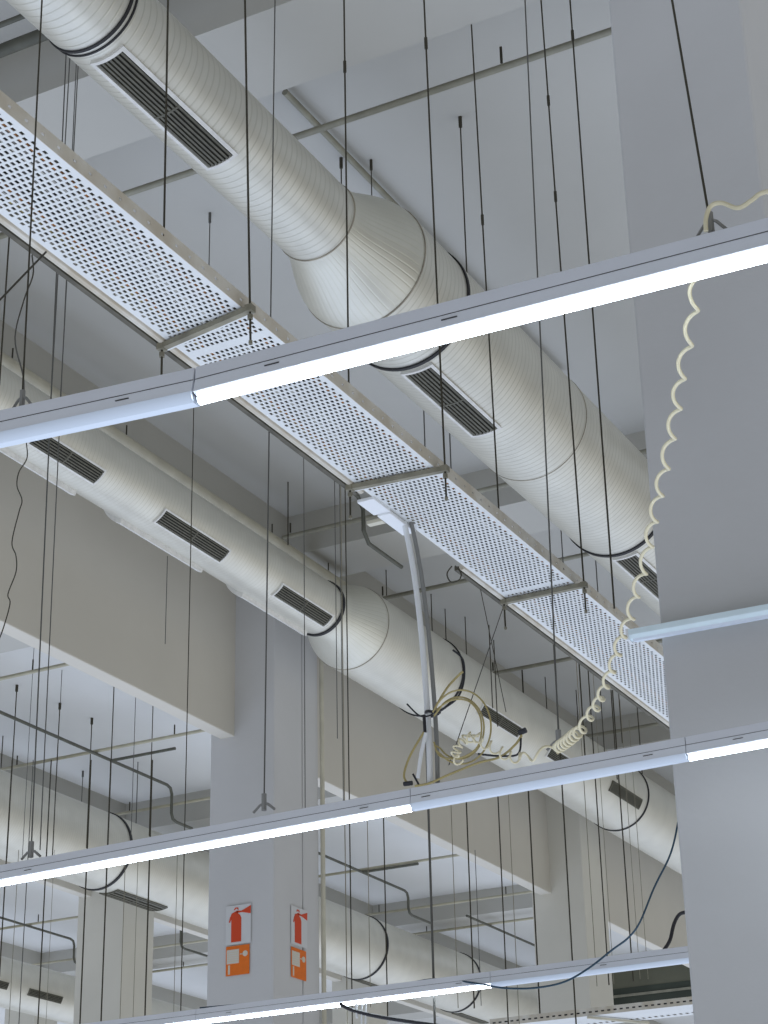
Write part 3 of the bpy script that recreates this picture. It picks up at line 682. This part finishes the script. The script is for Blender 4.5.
# blue and black cables at the third run
wire([P(678, 822, Y=9.4), P(674, 842, Y=9.4), P(668, 860, Y=9.4), P(654, 888, Y=9.4), P(640, 922, Y=9.4), P(628, 938, Y=9.45), P(612, 950, Y=9.5), P(589, 968, Y=9.5), P(564, 982, Y=9.5), P(534, 988, Y=9.52), P(504, 988, Y=9.55), P(480, 984, Y=9.6), P(450, 980, Y=9.64), P(425, 980, Y=9.66), P(380, 990, Y=9.66), P(320, 996, Y=9.66), P(255, 1003, Y=9.66), P(200, 1008, Y=9.66)], .0052, 'blue', 'dark blue cable drooping from the broad column along the lowest light run', 'blue_cable', 'cable', 8)
wire([P(690, 912, Y=9.7), P(680, 914, Y=9.7), P(674, 924, Y=9.7), P(670, 940, Y=9.7), P(664, 950, Y=9.7)], .010, 'black', 'short black cable arching from the broad column to the lowest light run', 'black_cable', 'cable', 8)
wire([P(340, 1004, Y=9.6), P(352, 1010, Y=9.6), P(375, 1016, Y=9.6), P(405, 1021, Y=9.6), P(440, 1026, Y=9.6)], .010, 'black', 'black cable sagging below the lowest light run', 'black_cable', 'cable', 8)
for px, b, r, l in ((356, 1018, .007, 'short thick white cord end below the lowest light run'), (362, 1040, .005, 'first of two long white cords hanging below the lowest light run'), (366, 1040, .005, 'second of two long white cords hanging below the lowest light run')):
    wire([P(px, 1002, Y=9.6), P(px - (1 if px > 360 else -1), b, Y=9.6)], r, 'white', l, 'white_cord', 'cord', 8)
# small loop of wire at the tray edge and conduit hooks
wire([P(452, 566, Y=6.9), P(447, 574, Y=6.9), P(451, 582, Y=6.9), P(459, 580, Y=6.9), P(461, 573, Y=6.9), P(455, 566, Y=6.9)], .003, 'rod', 'small loop of dark wire hanging at the tray rail past the pole', 'wire_loop')
# cable loops along the next bay's duct hangers
# ------------------------------------------------------------------ low cross tray at the bottom edge
ZX = 4.80
a = P(490, 1027, Z=ZX); b = P(720, 1000, Z=ZX)
t2 = empty('cross_tray', (a.x, a.y, ZX), 'beige slotted cable tray crossing under the lowest light run by the broad column', 'cable tray')
w = b.x - a.x + 1; f = MB(); n = int(w / .06)
f.box(0, w, -.002, 0, 0, .026); f.box(0, w, -.002, 0, .040, .07)
for i in range(n): f.box(i * .06, i * .06 + .030, -.002, 0, .026, .040)
f.build('side_flange', M['flange'], t2)
f = MB(); f.box(0, w, 0, .36, 0, .002); f.box(0, w, .42, .5, 0, .002)
for i in range(n): f.box(i * .06, i * .06 + .030, .36, .42, 0, .002)
f.build('tray_base', M['tray'], t2)
MB().box(0, w, .5, .502, 0, .07).build('side_flange', M['flange'], t2)
MB().tube([(0, .03, .03), (w, .03, .03)], .022, 6).build('packed_cable', M['black'], t2); MB().tube([(0, .39, .03), (w, .39, .03)], .026, 6).build('packed_cable', M['black'], t2)
obox(MB(), (1.0, -.05, -.02), (1.35, .55, -.02), .03, .02).build('brace_bar', M['pipe'], t2)
for i in range(2): MB().tube([(i * 1.7 + .4, .25, .0), (i * 1.7 + .4, .25, ZC - ZX)], .008, 6).build('tray_hanger', M['rod'], t2)

# ------------------------------------------------------------------ signs on the column
def sign(face, px0, px1, py0, py1, kind, label):
    """sheet on the column: face 'front' looks down the hall, 'side' looks across it"""
    if face == 'front':
        a = P(px0, (py0 + py1) / 2, Y=12.895); b = P(px1, (py0 + py1) / 2, Y=12.895); u0, u1 = a.x, b.x
        x = (u0 + u1) / 2; zt = P((px0 + px1) / 2, py0, Y=12.895).z; zb = P((px0 + px1) / 2, py1, Y=12.895).z
        root = empty('fire_sign', (x, 12.895, zb), label, 'sign'); ru = 0
    else:
        a = P(px0, (py0 + py1) / 2, X=-7.752); b = P(px1, (py0 + py1) / 2, X=-7.752); u0, u1 = a.y, b.y
        y = (u0 + u1) / 2; zt = P((px0 + px1) / 2, py0, X=-7.752).z; zb = P((px0 + px1) / 2, py1, X=-7.752).z
        root = empty('fire_sign', (-7.752, y, zb), label, 'sign'); root.rotation_euler = (0, 0, PI / 2)
    W = abs(u1 - u0); H = zt - zb
    def plate(pts, d, m, name, par=root):
        mb = MB(); mb.prism([(p[0] * W - W / 2, p[1] * H) for p in pts], 0, 1, 'y')
        v = []
        for (x, y, z) in mb.v: v.append((x, -d if y == 1 else 0, z))
        mb.v = v; return mb.build(name, m, par)
    if kind == 'extinguisher':
        plate([(0, 0), (1, 0), (1, 1), (0, 1)], .002, M['paper'], 'sheet')
        plate([(.22, .06), (.62, .06), (.62, .66), (.57, .74), (.48, .79), (.48, .84), (.36, .84), (.36, .79), (.27, .74), (.22, .66)], .004, M['red'], 'bottle_print')
        plate([(.42, .86), (.62, .84), (1.0, .95), (.99, .74), (.66, .80), (.42, .80)], .004, M['red'], 'horn_print')
        plate([(.36, .83), (.24, .80), (.17, .70), (.12, .58), (.17, .57), (.23, .68), (.29, .75), (.38, .78)], .0045, M['red'], 'hose_print')
        plate([(.32, .88), (.36, .94), (.48, .94), (.52, .88), (.47, .88), (.45, .91), (.39, .91), (.37, .88)], .0045, M['red'], 'ring_print')
    else:
        plate([(0, 0), (1, 0), (1, 1), (0, 1)], .002, M['signor'], 'sheet')
        plate([(.04, .40), (.56, .40), (.56, .88), (.04, .88)], .004, M['signpale'], 'text_panel')
        for i in range(6):
            z = .44 + i * .075; plate([(.07, z), (.53, z), (.53, z + .015), (.07, z + .015)], .0048, M['paper'], 'text_line')
        plate([(.10, .05), (.18, .05), (.18, .36), (.10, .36)], .004, M['signpale'], 'side_text')
        plate([(.82 + .11 * math.cos(t * PI / 6), .70 + .10 * math.sin(t * PI / 6)) for t in range(12)], .004, M['signpale'], 'round_emblem')
        plate([(.60, .68), (.74, .68), (.74, .71), (.60, .71)], .004, M['signpale'], 'emblem_arm')
    return root
sign('front', 226, 251, 905, 944, 'extinguisher', 'white sheet with red fire extinguisher, on the column face with the wider margins')
sign('front', 226, 249.5, 945.5, 975, 'orange', 'wider orange instruction sheet with pale print, below a red extinguisher sign')
sign('side', 291, 307, 908, 946, 'extinguisher', 'narrow looking white extinguisher sheet on the receding face of the sign column')
sign('side', 291, 306, 949, 979, 'orange', 'narrow looking orange instruction sheet on the receding face of the sign column')

# ------------------------------------------------------------------ light of the hall
w = bpy.data.worlds.new('hall_daylight'); bpy.context.scene.world = w; w.use_nodes = True
nt = w.node_tree; bg = nt.nodes['Background']; N = nt.nodes.new
tc = N('ShaderNodeTexCoord'); s = N('ShaderNodeSeparateXYZ'); nt.links.new(tc.outputs['Generated'], s.inputs[0])
mr = N('ShaderNodeMapRange'); mr.inputs[1].default_value = -1; mr.inputs[2].default_value = 1; nt.links.new(s.outputs['Z'], mr.inputs[0])
r = N('ShaderNodeValToRGB'); e = r.color_ramp.elements
e[0].position = 0; e[0].color = (.98, 1.13, 1.45, 1); e[1].position = 1; e[1].color = (.02, .015, .005, 1)
for p_, c_ in ((.22, (.86, .98, 1.22)), (.38, (.46, .47, .46)), (.47, (.15, .13, .075)), (.54, (.03, .024, .008))):
    x = e.new(p_); x.color = (*c_, 1)
nt.links.new(mr.outputs[0], r.inputs['Fac'])
mr2 = N('ShaderNodeMapRange'); mr2.inputs[1].default_value = -.3; mr2.inputs[2].default_value = .8; nt.links.new(s.outputs['X'], mr2.inputs[0])
tn = N('ShaderNodeMix'); tn.data_type = 'RGBA'; tn.inputs[6].default_value = (1, 1, 1, 1); tn.inputs[7].default_value = (1.12, 1.03, .88, 1)
nt.links.new(mr2.outputs[0], tn.inputs[0])
ml = N('ShaderNodeMix'); ml.data_type = 'RGBA'; ml.blend_type = 'MULTIPLY'; ml.inputs[0].default_value = 1
nt.links.new(r.outputs['Color'], ml.inputs[6]); nt.links.new(tn.outputs[2], ml.inputs[7])
nt.links.new(ml.outputs[2], bg.inputs['Color']); bg.inputs['Strength'].default_value = 1.0

sc = bpy.context.scene
sc.view_settings.view_transform = 'Standard'; sc.view_settings.look = 'None'; sc.view_settings.gamma = 1; sc.view_settings.use_curve_mapping = False
sc.view_settings.exposure = 0.0
sc.cycles.use_denoising = True
sc.cycles.max_bounces = 5; sc.cycles.diffuse_bounces = 3
